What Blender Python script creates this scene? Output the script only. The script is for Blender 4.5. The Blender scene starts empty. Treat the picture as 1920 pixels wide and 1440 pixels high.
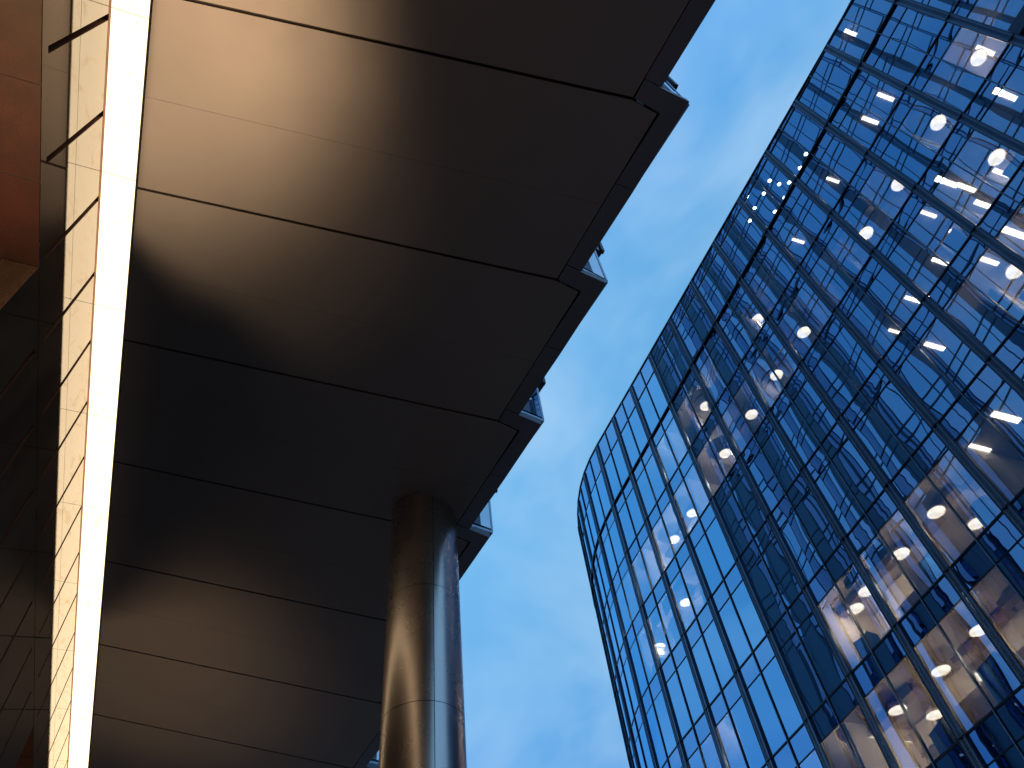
import bpy, math, random
from mathutils import Matrix, Vector
random.seed(7)
R_ = math.radians
scene = bpy.context.scene
COL = scene.collection
EYE = 1.6                      # eye height of the photographer

# ------------------------------------------------------------------ camera
RC = [[0.9400514751653269, 0.22183576153551396, 0.25902146425238814],
      [-0.3292093136256517, 0.7885444940549479, 0.5194408616173293],
      [-0.0890193903687274, -0.5735734266853589, 0.8143028136625806]]
cam_data = bpy.data.cameras.new("camera")
cam_data.sensor_width = 36.0
cam_data.lens = 36.0 * 1444.5 / 1920.0
cam_data.clip_start = 0.05
cam_data.clip_end = 3000.0
cam = bpy.data.objects.new("camera", cam_data)
COL.objects.link(cam)
m = Matrix.Identity(4)
for i in range(3):
    m[i][0] = RC[i][0]; m[i][1] = -RC[i][1]; m[i][2] = -RC[i][2]
m[0][3], m[1][3], m[2][3] = 0.0, 0.0, EYE
cam.matrix_world = m
scene.camera = cam

# ------------------------------------------------------------------ render settings
scene.view_settings.view_transform = 'Standard'
scene.view_settings.look = 'None'
scene.view_settings.exposure = 1.0
scene.view_settings.gamma = 1.0
try:
    scene.cycles.use_denoising = True
    scene.cycles.denoiser = 'OPENIMAGEDENOISE'
    scene.cycles.max_bounces = 10
    scene.cycles.transparent_max_bounces = 12
    scene.cycles.glossy_bounces = 5
    scene.cycles.diffuse_bounces = 3
    scene.cycles.sample_clamp_indirect = 6.0
    scene.cycles.caustics_reflective = False
    scene.cycles.caustics_refractive = False
except Exception:
    pass

# ------------------------------------------------------------------ world: blue hour sky
SUN_EL, SUN_ROT = R_(8.0), R_(180.0)
world = bpy.data.worlds.new("World")
scene.world = world
world.use_nodes = True
wn = world.node_tree; wn.nodes.clear()
def N(t, typ, **kw):
    n = t.nodes.new(typ)
    for k, v in kw.items():
        setattr(n, k, v)
    return n
L = wn.links.new
out = N(wn, 'ShaderNodeOutputWorld'); bg = N(wn, 'ShaderNodeBackground')
sky = N(wn, 'ShaderNodeTexSky'); sky.sky_type = 'NISHITA'; sky.sun_disc = False
sky.sun_elevation = SUN_EL; sky.sun_rotation = SUN_ROT
sky.altitude = 0.0; sky.air_density = 1.0; sky.dust_density = 0.3; sky.ozone_density = 3.0
tc = N(wn, 'ShaderNodeTexCoord')
mp = N(wn, 'ShaderNodeMapping'); mp.inputs['Scale'].default_value = (2.0, 1.3, 2.6); mp.inputs['Rotation'].default_value = (0.3, 0.2, 0.9); mp.inputs['Location'].default_value = (3.1, 0.7, 1.9)
nz = N(wn, 'ShaderNodeTexNoise'); nz.inputs['Scale'].default_value = 1.7; nz.inputs['Detail'].default_value = 4.5; nz.inputs['Roughness'].default_value = 0.55
nz.inputs['Distortion'].default_value = 0.35
rp = N(wn, 'ShaderNodeValToRGB'); rp.color_ramp.elements[0].position = 0.40; rp.color_ramp.elements[1].position = 0.72
hue = N(wn, 'ShaderNodeMix', data_type='RGBA', blend_type='MULTIPLY'); hue.inputs[0].default_value = 1.0
SKY_TINT = (1.0, 1.0, 1.0, 1.0)
hue.inputs[7].default_value = SKY_TINT
mx = N(wn, 'ShaderNodeMix', data_type='RGBA'); CLOUD = (1.5, 2.3, 3.2, 1.0)
mx.inputs[7].default_value = CLOUD
ml = N(wn, 'ShaderNodeMath', operation='MULTIPLY'); ml.inputs[1].default_value = 0.8
L(tc.outputs['Generated'], mp.inputs['Vector']); L(mp.outputs['Vector'], nz.inputs['Vector'])
L(nz.outputs['Fac'], rp.inputs['Fac']); L(rp.outputs['Color'], ml.inputs[0])
sx = N(wn, 'ShaderNodeSeparateXYZ'); zr = N(wn, 'ShaderNodeValToRGB'); ze = zr.color_ramp.elements
ze[0].position = 0.2; ze[0].color = (0.12, 0.20, 0.25, 1); ze[1].position = 0.95; ze[1].color = (0.50, 0.86, 0.92, 1)
for (p_, c_) in ((0.43, (0.14, 0.24, 0.293)), (0.60, (0.36, 0.47, 0.44)), (0.73, (0.52, 0.65, 0.58)), (0.87, (0.62, 0.83, 0.76))):
    x_ = ze.new(p_); x_.color = (*c_, 1)
zm = N(wn, 'ShaderNodeMix', data_type='RGBA', blend_type='MULTIPLY'); zm.inputs[0].default_value = 1.0
vm = N(wn, 'ShaderNodeVectorMath', operation='SCALE')
L(tc.outputs['Generated'], sx.inputs[0]); L(sx.outputs['Z'], zr.inputs['Fac'])
L(sky.outputs['Color'], hue.inputs[6]); L(hue.outputs[2], zm.inputs[6]); L(zr.outputs['Color'], zm.inputs[7]); L(zm.outputs[2], vm.inputs[0]); vm.inputs['Scale'].default_value = 3.0; L(vm.outputs[0], mx.inputs[6]); L(ml.outputs[0], mx.inputs[0])
L(mx.outputs[2], bg.inputs['Color']); bg.inputs['Strength'].default_value = 0.15
L(bg.outputs['Background'], out.inputs['Surface'])

# the sun has set behind the street: only a trace of it is left
sun_d = bpy.data.lights.new("sun", 'SUN'); sun_d.energy = 0.03; sun_d.angle = R_(12.0); sun_d.color = (1.0, 0.86, 0.72)
sun = bpy.data.objects.new("sun", sun_d); COL.objects.link(sun)
sun.location = (0, -60, 60)
sun.rotation_euler = (R_(90) - SUN_EL, 0, math.pi - SUN_ROT)

# ------------------------------------------------------------------ materials
def mat(name):
    m_ = bpy.data.materials.new(name); m_.use_nodes = True
    t = m_.node_tree; t.nodes.clear()
    o = N(t, 'ShaderNodeOutputMaterial')
    return m_, t, o
def setin(n, **kw):
    for k, v in kw.items():
        n.inputs[k.replace('_', ' ')].default_value = v
def noise(t, scale, detail=4.0, rough=0.5, vec=None, stretch=None, dist=0.0):
    n = N(t, 'ShaderNodeTexNoise'); setin(n, Scale=scale, Detail=detail, Roughness=rough, Distortion=dist)
    c = N(t, 'ShaderNodeTexCoord')
    if stretch:
        mp_ = N(t, 'ShaderNodeMapping'); mp_.inputs['Scale'].default_value = stretch
        t.links.new(c.outputs['Object'], mp_.inputs['Vector']); t.links.new(mp_.outputs['Vector'], n.inputs['Vector'])
    else:
        t.links.new(c.outputs['Object'], n.inputs['Vector'])
    return n
def ramp(t, src, p0, c0, p1, c1, mid=None):
    r = N(t, 'ShaderNodeValToRGB'); e = r.color_ramp.elements
    e[0].position = p0; e[0].color = (*c0, 1) if len(c0) == 3 else c0
    e[1].position = p1; e[1].color = (*c1, 1) if len(c1) == 3 else c1
    if mid:
        x = e.new(mid[0]); x.color = (*mid[1], 1)
    t.links.new(src, r.inputs['Fac']); return r
def g(v): return (v, v, v)
def principled(name, base, rough, metal=0.0, var=0.0, nscale=3.0, rvar=0.0, stretch=None, bump=0.0, bscale=60.0, spec=0.5, ior=1.5):
    m_, t, o = mat(name)
    p = N(t, 'ShaderNodeBsdfPrincipled'); setin(p, Roughness=rough, Metallic=metal, IOR=ior)
    p.inputs['Base Color'].default_value = (*base, 1)
    p.inputs['Specular IOR Level'].default_value = spec
    if var > 0:
        n = noise(t, nscale, 5, 0.6, stretch=stretch)
        r = ramp(t, n.outputs['Fac'], 0.3, tuple(c * (1 - var) for c in base), 0.7, tuple(min(1, c * (1 + var)) for c in base))
        t.links.new(r.outputs['Color'], p.inputs['Base Color'])
    if rvar > 0:
        n = noise(t, nscale * 1.7, 4, 0.6, stretch=stretch)
        r = ramp(t, n.outputs['Fac'], 0.3, g(max(0.0, rough - rvar)), 0.7, g(rough + rvar))
        t.links.new(r.outputs['Color'], p.inputs['Roughness'])
    if bump > 0:
        n = noise(t, bscale, 3, 0.6)
        b = N(t, 'ShaderNodeBump'); setin(b, Strength=bump, Distance=0.01)
        t.links.new(n.outputs['Fac'], b.inputs['Height']); t.links.new(b.outputs['Normal'], p.inputs['Normal'])
    t.links.new(p.outputs['BSDF'], o.inputs['Surface'])
    return m_
def emissive(name, col, strength, var=0.0, nscale=2.0):
    m_, t, o = mat(name)
    e = N(t, 'ShaderNodeEmission'); e.inputs['Color'].default_value = (*col, 1); e.inputs['Strength'].default_value = strength
    if var > 0:
        n = noise(t, nscale, 3, 0.5)
        r = ramp(t, n.outputs['Fac'], 0.3, g(1 - var), 0.7, g(1.0))
        mu = N(t, 'ShaderNodeMath', operation='MULTIPLY'); mu.inputs[1].default_value = strength
        t.links.new(r.outputs['Color'], mu.inputs[0]); t.links.new(mu.outputs[0], e.inputs['Strength'])
    t.links.new(e.outputs['Emission'], o.inputs['Surface'])
    return m_
def coated_glass(name, tint, trans, lo, hi_ior, opaque=None, rough=0.0):
    """solar control glass: tinted mirror coat over see-through (or dark backed) glass"""
    m_, t, o = mat(name)
    gl = N(t, 'ShaderNodeBsdfGlossy'); gl.inputs['Color'].default_value = (*tint, 1); gl.inputs['Roughness'].default_value = rough
    if opaque is None:
        tr = N(t, 'ShaderNodeBsdfTransparent'); tr.inputs['Color'].default_value = (*trans, 1)
    else:
        tr = N(t, 'ShaderNodeBsdfDiffuse'); tr.inputs['Color'].default_value = (*opaque, 1)
    ge = N(t, 'ShaderNodeNewGeometry'); dt = N(t, 'ShaderNodeVectorMath', operation='DOT_PRODUCT')
    ab = N(t, 'ShaderNodeMath', operation='ABSOLUTE'); om = N(t, 'ShaderNodeMath', operation='SUBTRACT'); om.inputs[0].default_value = 1.0
    fr = N(t, 'ShaderNodeMath', operation='POWER'); fr.inputs[1].default_value = hi_ior
    t.links.new(ge.outputs['Incoming'], dt.inputs[0]); t.links.new(ge.outputs['Normal'], dt.inputs[1]); t.links.new(dt.outputs['Value'], ab.inputs[0])
    t.links.new(ab.outputs[0], om.inputs[1]); t.links.new(om.outputs[0], fr.inputs[0])
    ma = N(t, 'ShaderNodeMath', operation='MULTIPLY_ADD'); ma.inputs[1].default_value = 1.0 - lo; ma.inputs[2].default_value = lo
    mi = N(t, 'ShaderNodeMixShader')
    L_ = t.links.new
    L_(fr.outputs[0], ma.inputs[0]); L_(ma.outputs[0], mi.inputs['Fac'])
    L_(tr.outputs[0], mi.inputs[1]); L_(gl.outputs[0], mi.inputs[2]); L_(mi.outputs[0], o.inputs['Surface'])
    return m_
def stone_material(name, dark, light, rough, spec=0.5):
    """polished granite: fine crystals, cloudy patches, water streaks and pale scratches"""
    m_, t, o = mat(name); L_ = t.links.new
    p = N(t, 'ShaderNodeBsdfPrincipled')
    a = noise(t, 1.3, 6, 0.65, stretch=(1, 1, 0.35)); b = noise(t, 55, 3, 0.7); c = noise(t, 5, 8, 0.75, stretch=(1, 3.0, 0.5), dist=0.6)
    ra = ramp(t, a.outputs['Fac'], 0.3, dark, 0.72, light)
    rb = ramp(t, b.outputs['Fac'], 0.35, g(0.55), 0.7, g(1.5))
    mu = N(t, 'ShaderNodeMix', data_type='RGBA', blend_type='MULTIPLY'); mu.inputs[0].default_value = 1.0
    L_(ra.outputs['Color'], mu.inputs[6]); L_(rb.outputs['Color'], mu.inputs[7])
    L_(mu.outputs[2], p.inputs['Base Color'])
    rr = ramp(t, c.outputs['Fac'], 0.35, g(rough), 0.75, g(rough + 0.025))
    L_(rr.outputs['Color'], p.inputs['Roughness'])
    p.inputs['Specular IOR Level'].default_value = 0.5 if spec > 0.5 else 0.12; p.inputs['IOR'].default_value = 2.1 if spec > 0.5 else 1.45
    bu = N(t, 'ShaderNodeBump'); setin(bu, Strength=0.02, Distance=0.004); L_(b.outputs['Fac'], bu.inputs['Height']); L_(bu.outputs['Normal'], p.inputs['Normal'])
    L_(p.outputs['BSDF'], o.inputs['Surface'])
    return m_
def glow_stone(name, col, strength):
    """stone panel with its brightness put in as emission, plus stains and hairlines"""
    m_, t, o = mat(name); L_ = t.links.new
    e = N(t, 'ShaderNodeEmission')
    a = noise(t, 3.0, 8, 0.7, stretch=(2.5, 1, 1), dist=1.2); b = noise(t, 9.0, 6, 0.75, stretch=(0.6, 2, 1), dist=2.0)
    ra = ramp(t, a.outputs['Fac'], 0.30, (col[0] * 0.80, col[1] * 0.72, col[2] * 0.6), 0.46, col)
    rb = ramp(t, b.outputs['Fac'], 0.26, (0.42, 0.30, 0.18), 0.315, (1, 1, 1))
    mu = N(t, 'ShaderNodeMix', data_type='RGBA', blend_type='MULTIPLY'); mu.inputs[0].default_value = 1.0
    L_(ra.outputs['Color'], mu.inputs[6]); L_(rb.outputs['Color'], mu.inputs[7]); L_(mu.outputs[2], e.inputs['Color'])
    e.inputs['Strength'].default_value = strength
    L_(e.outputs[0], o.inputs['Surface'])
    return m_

M = {}
M['soffit'] = principled('satin_bronze_panel', (0.125, 0.138, 0.158), 0.50, 0.3, var=0.05, nscale=0.8, rvar=0.03)
M['trim'] = principled('dark_bronze_trim', (0.10, 0.112, 0.15), 0.45, 0.6, var=0.08, nscale=1.5)
M['backing'] = principled('black_void', (0.004, 0.004, 0.004), 0.9)
M['granite'] = stone_material('polished_granite', (0.045, 0.030, 0.021), (0.15, 0.105, 0.075), 0.012, 0.9)
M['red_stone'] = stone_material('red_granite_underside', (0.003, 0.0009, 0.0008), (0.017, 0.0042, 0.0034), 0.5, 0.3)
M['slot_stone'] = principled('sawn_red_stone', (0.12, 0.045, 0.03), 0.7, var=0.25, nscale=6)
M['cap'] = principled('red_stone_edge', (0.30, 0.12, 0.08), 0.7, var=0.25, nscale=6)
M['strip'] = glow_stone('glowing_stone', (1.0, 0.73, 0.43), 1.3)  # strip brightness put into the stone as emission, no lamp lights it
M['steel'] = principled('satin_steel', (0.50, 0.46, 0.45), 0.27, 1.0, rvar=0.02, nscale=1.0)
M['fin'] = principled('anodised_fin', (0.27, 0.50, 0.78), 0.34, 0.15, var=0.08, nscale=0.7)
M['fin_dark'] = principled('dark_fin_edge', (0.06, 0.09, 0.13), 0.3, 0.8)
M['mullion'] = principled('dark_mullion', (0.022, 0.036, 0.062), 0.4, 0.5)
M['glass'] = coated_glass('blue_solar_glass', (0.29, 0.64, 0.96), (0.66, 0.67, 0.68), 0.78, 4.0)
M['spandrel'] = coated_glass('blue_spandrel_glass', (0.30, 0.58, 0.90), None, 0.77, 4.0, opaque=(0.006, 0.014, 0.035))
M['opp_glass'] = coated_glass('street_block_glass', (0.66, 0.70, 0.84), None, 0.62, 4.0, opaque=(0.01, 0.02, 0.05))
M['corner_glass'] = coated_glass('corner_bay_glass', (0.72, 0.85, 1.0), None, 0.6, 4.0, opaque=(0.02, 0.05, 0.1))
M['ledge'] = principled('light_metal_ledge', (0.30, 0.42, 0.56), 0.35, 0.8)
M['opp_metal'] = principled('black_metal_pier', (0.06, 0.08, 0.11), 0.35, 0.6)
M['ceiling'] = principled('office_ceiling', (0.60, 0.54, 0.46), 0.8, var=0.35, nscale=0.5)
M['inner_wall'] = principled('office_partition', (0.82, 0.76, 0.66), 0.8, var=0.08, nscale=0.5)
M['core_wall'] = principled('dark_core_wall', (0.10, 0.10, 0.11), 0.7)
M['slab'] = principled('office_floor', (0.16, 0.14, 0.12), 0.7)
M['beam'] = principled('ceiling_duct', (0.24, 0.17, 0.11), 0.6)
M['blind'] = principled('roller_blind', (0.52, 0.50, 0.50), 0.85)
M['lamp'] = emissive('lamp_disc', (1.0, 0.91, 0.76), 4.2, var=0.45, nscale=2.2)
M['shade'] = principled('white_lamp_shade', (0.7, 0.66, 0.6), 0.6)
M['wire'] = principled('lamp_wire', (0.05, 0.05, 0.05), 0.5)
M['tube'] = emissive('ceiling_light_tube', (1.0, 0.92, 0.80), 6.0)
M['spot'] = emissive('sparkle_face', (0.80, 0.95, 1.0), 9.0)
M['lobby'] = emissive('lobby_glow_pane', (1.0, 0.50, 0.24), 0.26, var=0.35, nscale=0.5)
M['foot_glow'] = emissive('foot_glow_emission', (1.0, 0.72, 0.42), 0.4, var=0.6, nscale=0.4)
M['paving'] = principled('granite_paving', (0.34, 0.33, 0.32), 0.5, var=0.2, nscale=2.0)
M['asphalt'] = principled('asphalt', (0.045, 0.045, 0.047), 0.8, var=0.25, nscale=20)

# ------------------------------------------------------------------ mesh helpers
class MB:
    def __init__(self): self.v = []; self.f = []; self.m = []; self.mats = []
    def slot(self, mt):
        if mt not in self.mats: self.mats.append(mt)
        return self.mats.index(mt)
    def quad(self, pts, mt):
        i = len(self.v); self.v += [tuple(p) for p in pts]; self.f.append(tuple(range(i, i + len(pts)))); self.m.append(self.slot(mt))
    def box(self, x0, x1, y0, y1, z0, z1, mt):
        s = self.slot(mt); i = len(self.v)
        self.v += [(x, y, z) for z in (z0, z1) for y in (y0, y1) for x in (x0, x1)]
        for a in ((0, 2, 3, 1), (4, 5, 7, 6), (0, 1, 5, 4), (2, 6, 7, 3), (0, 4, 6, 2), (1, 3, 7, 5)):
            self.f.append(tuple(i + k for k in a)); self.m.append(s)
    def prism(self, poly, dz, mt, side=None):
        """poly: list of 3-D points of the underside; extruded up by dz"""
        n = len(poly); i = len(self.v)
        self.v += [tuple(p) for p in poly] + [(p[0], p[1], p[2] + dz) for p in poly]
        s = self.slot(mt); ss = self.slot(side or mt)
        self.f.append(tuple(i + k for k in range(n))[::-1]); self.m.append(s)
        self.f.append(tuple(i + n + k for k in range(n))); self.m.append(s)
        for k in range(n):
            k2 = (k + 1) % n
            self.f.append((i + k, i + k2, i + n + k2, i + n + k)); self.m.append(ss)
    def obj(self, name, parent=None, loc=(0, 0, 0), smooth=False):
        me = bpy.data.meshes.new(name); me.from_pydata(self.v, [], self.f)
        for mt in self.mats: me.materials.append(M[mt])
        me.polygons.foreach_set('material_index', self.m)
        if smooth: me.polygons.foreach_set('use_smooth', [True] * len(self.f))
        me.update()
        o = bpy.data.objects.new(name, me); COL.objects.link(o); o.location = loc
        if parent: o.parent = parent
        return o
def tag(o, label=None, cat=None, group=None, kind=None):
    if label: o['label'] = label
    if cat: o['category'] = cat
    if group: o['group'] = group
    if kind: o['kind'] = kind
    return o
def empty(name, loc=(0, 0, 0)):
    o = bpy.data.objects.new(name, None); o.empty_display_size = 0.3; o.location = loc; COL.objects.link(o); return o
def inst(mesh, name, parent=None, mw=None):
    o = bpy.data.objects.new(name, mesh); COL.objects.link(o)
    if parent: o.parent = parent
    if mw is not None: o.matrix_world = mw; 
    return o

UP1, UP2 = 10500.0, 1100.0
K = 10.0                      # metres per drawing unit of the canopy side
def P(x, y, z): return (x * K, y * K, z * K + EYE)
G0 = -EYE / K                 # ground level in drawing units

# ------------------------------------------------------------------ ground
b = MB(); b.quad([(-400, -400, -0.14), (400, -400, -0.14), (400, 400, -0.14), (-400, 400, -0.14)], 'asphalt')
tag(b.obj('road'), kind='structure')
b = MB(); b.box(-2.9, 7.5, -60, 90, -0.13, 0.0, 'paving'); b.box(14.5, 20.4, -60, 90, -0.13, 0.0, 'paving')
tag(b.obj('pavement'), kind='structure')

# ------------------------------------------------------------------ granite wall on the left
XW = -0.2962
wall = empty('granite_wall', (XW * K, 5, 0)); tag(wall, 'dark polished granite wall with vertical slots and tall openings, lit along its top', 'wall')
WP = (-XW * K, -5, 0)         # children are drawn in world space, moved back by the parent's position
SL0, SLP, SLW = 0.2760, 0.1125, 0.0075
JD = 0.028
def wall_row(y0, y1, z0, z1, sz0, sz1, parent):
    """one course of granite with real recessed slots"""
    b = MB(); ks = [k for k in range(-40, 60) if y0 + 0.012 < SL0 + k * SLP < y1 - 0.012]
    ys = [y0]
    for k in ks:
        c = SL0 + k * SLP; ys += [c - SLW / 2, c + SLW / 2]
    ys.append(y1)
    def q(ya, yb, za, zb, x=XW, mt='granite'):
        b.quad([P(x, yb, za), P(x, ya, za), P(x, ya, zb), P(x, yb, zb)][::-1], mt)
    for i in range(0, len(ys), 2): q(ys[i], ys[i + 1], z0, z1)
    for i in range(1, len(ys) - 1, 2):
        ya, yb = ys[i], ys[i + 1]; xb = XW - JD
        q(ya, yb, z0, sz0); q(ya, yb, sz1, z1)
        q(ya, yb, sz0, sz1, xb, 'slot_stone')
        for y in (ya, yb): b.quad([P(XW, y, sz0), P(xb, y, sz0), P(xb, y, sz1), P(XW, y, sz1)], 'slot_stone')
        for z in (sz0, sz1): b.quad([P(XW, ya, z), P(xb, ya, z), P(xb, yb, z), P(XW, yb, z)], 'slot_stone')
    # hidden backs and ends give the course its thickness
    D = 0.036
    b.quad([P(XW, y0, z0), P(XW - D, y0, z0), P(XW - D, y0, z1), P(XW, y0, z1)], 'granite')
    b.quad([P(XW, y1, z0), P(XW - D, y1, z0), P(XW - D, y1, z1), P(XW, y1, z1)], 'granite')
    b.quad([P(XW, y0, z0), P(XW, y1, z0), P(XW - D, y1, z0), P(XW - D, y0, z0)], 'granite')
    b.quad([P(XW, y0, z1), P(XW, y1, z1), P(XW - D, y1, z1), P(XW - D, y0, z1)], 'granite')
    b.quad([P(XW - D, y0, z0), P(XW - D, y1, z0), P(XW - D, y1, z1), P(XW - D, y0, z1)], 'granite')
    o = b.obj('stone_course', parent, WP); return o
Y0, Y1 = -1.6, 6.4
OPEN = [(-0.9, 0.507), (1.405, 2.303), (3.2, 4.1), (5.0, 5.9)]
# the top course is laid in slabs so that two hairlines run along it
SPANS = [(Y0, OPEN[0][0]), (OPEN[0][1], OPEN[1][0]), (OPEN[1][1], OPEN[2][0]), (OPEN[2][1], OPEN[3][0]), (OPEN[3][1], Y1)]
wall_row(Y0, Y1, 0.8066, 0.9908, 0.8205, 0.9905, wall)
b = MB()
for k_ in range(-16, 54):
    ya, yb = SL0 + k_ * SLP + SLW / 2 + 0.0004, SL0 + (k_ + 1) * SLP - SLW / 2 - 0.0004
    b.box(XW * K - 0.004, XW * K + 0.0008, ya * K, yb * K, 0.9045 * K + EYE, 0.9045 * K + EYE + 0.005, 'slot_stone')
b.obj('bed_joint', wall, WP)
for i, (a, c) in enumerate(SPANS):
    z = 0.8050
    for r in range(5):
        h = 0.1935; z0 = z - h + 0.0012
        if z0 < G0: z0 = G0
        wall_row(a, c, z0, z, z0 + 0.012, z - 0.0095, wall)
        z -= h
# red rough cap and black shadow gap under the bright strip
b = MB()
b.box((XW - 0.036) * K, (XW - 0.0008) * K + 0.01, Y0 * K, Y1 * K, 0.9909 * K + EYE, 0.9975 * K + EYE, 'cap')
b.box((XW - 0.036) * K, (XW - 0.004) * K, Y0 * K, Y1 * K, 0.9975 * K + EYE, 1.004 * K + EYE, 'backing')
b.obj('wall_cap', wall, WP)
# deep reveals of the openings
for (a, c) in OPEN:
    b = MB()
    xa, xb = (XW - 0.0362), (XW - 0.26)
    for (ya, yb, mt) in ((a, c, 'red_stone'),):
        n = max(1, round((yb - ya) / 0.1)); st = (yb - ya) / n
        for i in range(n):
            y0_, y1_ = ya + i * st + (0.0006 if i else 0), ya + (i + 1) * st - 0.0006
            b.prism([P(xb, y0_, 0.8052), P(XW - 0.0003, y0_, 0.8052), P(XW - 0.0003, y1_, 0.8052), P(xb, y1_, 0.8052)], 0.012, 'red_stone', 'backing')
        b.box(xb * K, xa * K, ya * K, yb * K, 0.8066 * K + EYE, 0.84 * K + EYE, 'backing')
    b.box(xb * K, XW * K - 0.004, ya * K, yb * K, 0.80645 * K + EYE, 0.80655 * K + EYE, 'backing')
    b.obj('opening_soffit', wall, WP)
    for y, s in ((a, -1), (c, 1)):
        b = MB(); b.box(xb * K, xa * K, min(y, y + s * 0.03) * K, max(y, y + s * 0.03) * K, 0.0, 0.8052 * K + EYE, 'granite')
        b.obj('jamb', wall, WP)
# added glowing panes, unseen deep in the openings, to warm the soffit
for (a, c) in OPEN:
    lw = empty('lobby_glow', ((XW - 0.26) * K, (a + c) / 2 * K, 0))
    tag(lw, {0: 'added warm glowing panel deep in the nearest opening of the granite wall', 1: 'added warm glowing panel deep in the opening beyond the granite pier', 2: 'added warm glowing panel in the third opening along the granite wall', 3: 'added warm glowing panel in the farthest opening of the granite wall'}[OPEN.index((a, c))], 'window', 'added glow panels behind the granite wall')
    off = (-(XW - 0.26) * K, -(a + c) / 2 * K, 0)
    xx = (XW - 0.255) * K
    b = MB(); b.quad([(xx, a * K, 0.3), (xx, c * K, 0.3), (xx, c * K, 7.6 + EYE), (xx, a * K, 7.6 + EYE)], 'lobby'); b.obj('pane', lw, off)
    b = MB()
    nn = max(2, round((c - a) * K / 1.5))
    for i in range(nn + 1):
        y = (a + (c - a) * i / nn) * K; b.box(xx + 0.01, xx + 0.12, y - 0.05, y + 0.05, 0.0, 8.0 + EYE, 'mullion')
    for z in (0.3, 3.2, 6.4, 9.2): b.box(xx + 0.012, xx + 0.10, a * K, c * K, z - 0.05, z + 0.05, 'mullion')
    b.obj('frame', lw, off)

# uplights standing on the ground inside the reveals, next to the pier
def uplight(loc, power, label, aim, cone=34, soft=0.9):
    u = empty('uplight', loc); tag(u, label, 'uplight', 'uplights in the reveals of the granite wall')
    b = MB(); n_ = 20; s_ = b.slot('mullion')
    for (r_, z) in ((0.16, 0.0), (0.16, 0.22), (0.13, 0.22), (0.12, 0.12)): b.v += [(r_ * math.cos(2 * math.pi * i / n_), r_ * math.sin(2 * math.pi * i / n_), z) for i in range(n_)]
    for j in range(3):
        for i in range(n_): b.f.append((j * n_ + i, j * n_ + (i + 1) % n_, (j + 1) * n_ + (i + 1) % n_, (j + 1) * n_ + i)); b.m.append(s_)
    b.obj('housing', u)
    ld = bpy.data.lights.new('uplight_beam', 'SPOT'); ld.energy = power; ld.color = (1.0, 0.57, 0.28); ld.shadow_soft_size = soft; ld.spot_size = R_(cone); ld.spot_blend = 1.0
    lo = bpy.data.objects.new('uplight_beam', ld); COL.objects.link(lo); lo.parent = u; lo.location = (0, 0, 0.25)
    d = Vector(aim); lo.rotation_euler = d.to_track_quat('-Z', 'Y').to_euler()
uplight((-5.1, 2.8, 0), UP1, 'round uplight at the foot of the reveal, near side of the granite pier', (0.155, 0.0, 1.1), 35)
uplight((-4.6, 4.2, 0), 700.0, 'small added uplight in the reveal that streaks the soffit, closest to the pier', (0.2, 0.02, 1.1), 40, 0.3)  # extra light added only to layer streaks into the fan on the soffit
uplight((-4.65, 16.1, 0), UP2, 'round uplight at the foot of the reveal, far side of the granite pier', (0.25, -0.14, 1.1), 44)

# ------------------------------------------------------------------ bright strip between wall and canopy
strip = empty('glowing_strip', (-2.75, 10, 11.6)); tag(strip, 'long glowing band of pale stone panels between the granite wall and the bronze canopy', 'glowing strip')
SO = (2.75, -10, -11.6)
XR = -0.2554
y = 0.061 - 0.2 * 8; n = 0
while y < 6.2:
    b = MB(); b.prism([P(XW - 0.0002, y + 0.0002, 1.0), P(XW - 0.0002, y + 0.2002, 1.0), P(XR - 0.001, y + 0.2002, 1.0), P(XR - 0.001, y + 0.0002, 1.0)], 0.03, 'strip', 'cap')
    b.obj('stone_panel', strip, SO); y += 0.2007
b = MB(); b.box((XW - 0.02) * K, (XR) * K, -16, 64, 11.64, 11.9, 'backing'); b.obj('housing', strip, SO)

# ------------------------------------------------------------------ canopy soffit
SLOPE = 0.19994868 / 0.97980637
def zs(x): return 1.0 - (x - XR) * SLOPE
def S(x, y, dz=0.0): return P(x, y, zs(x) + dz)
can = empty('canopy', (0, 8, 11)); tag(can, 'dark bronze metal canopy with long panels and a sawtooth outer edge over the street', 'canopy')
CO = (0, -8, -11)
PIT = 0.2405; GAP = 0.0018
KS = range(-7, 16)
def seamL(k): return 0.2364 + PIT * k
def seamR(k): return 0.1545 + PIT * k
def lerp(a, c, t): return tuple(a[i] + (c[i] - a[i]) * t for i in range(len(a)))
seams_at = {}
for k in KS:
    yl0, yl1 = seamL(k) + GAP, seamL(k + 1) - GAP
    r0, r1 = seamR(k), seamR(k + 1)
    A_ = (XR + 0.002, yl0); B_ = (0.2843, r0 + GAP); C_ = (0.3165, r0 + 0.0045 + GAP * 0.6); D_ = (0.2843, r1 - GAP); E_ = (XR + 0.002, yl1)
    # a hairline splits each panel in two sheets
    ml_ = ((A_[1] + E_[1]) / 2); mr = lerp(C_, D_, 0.52); hl = 0.00014
    b = MB()
    b.prism([S(A_[0], A_[1]), S(*B_), S(*C_), S(mr[0], mr[1] - hl), S(A_[0], ml_ - hl)], 0.03, 'soffit')
    b.prism([S(A_[0], ml_ + hl), S(mr[0], mr[1] + hl), S(*D_), S(*E_)], 0.03, 'soffit')
    b.obj('soffit_panel', can, CO)
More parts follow.
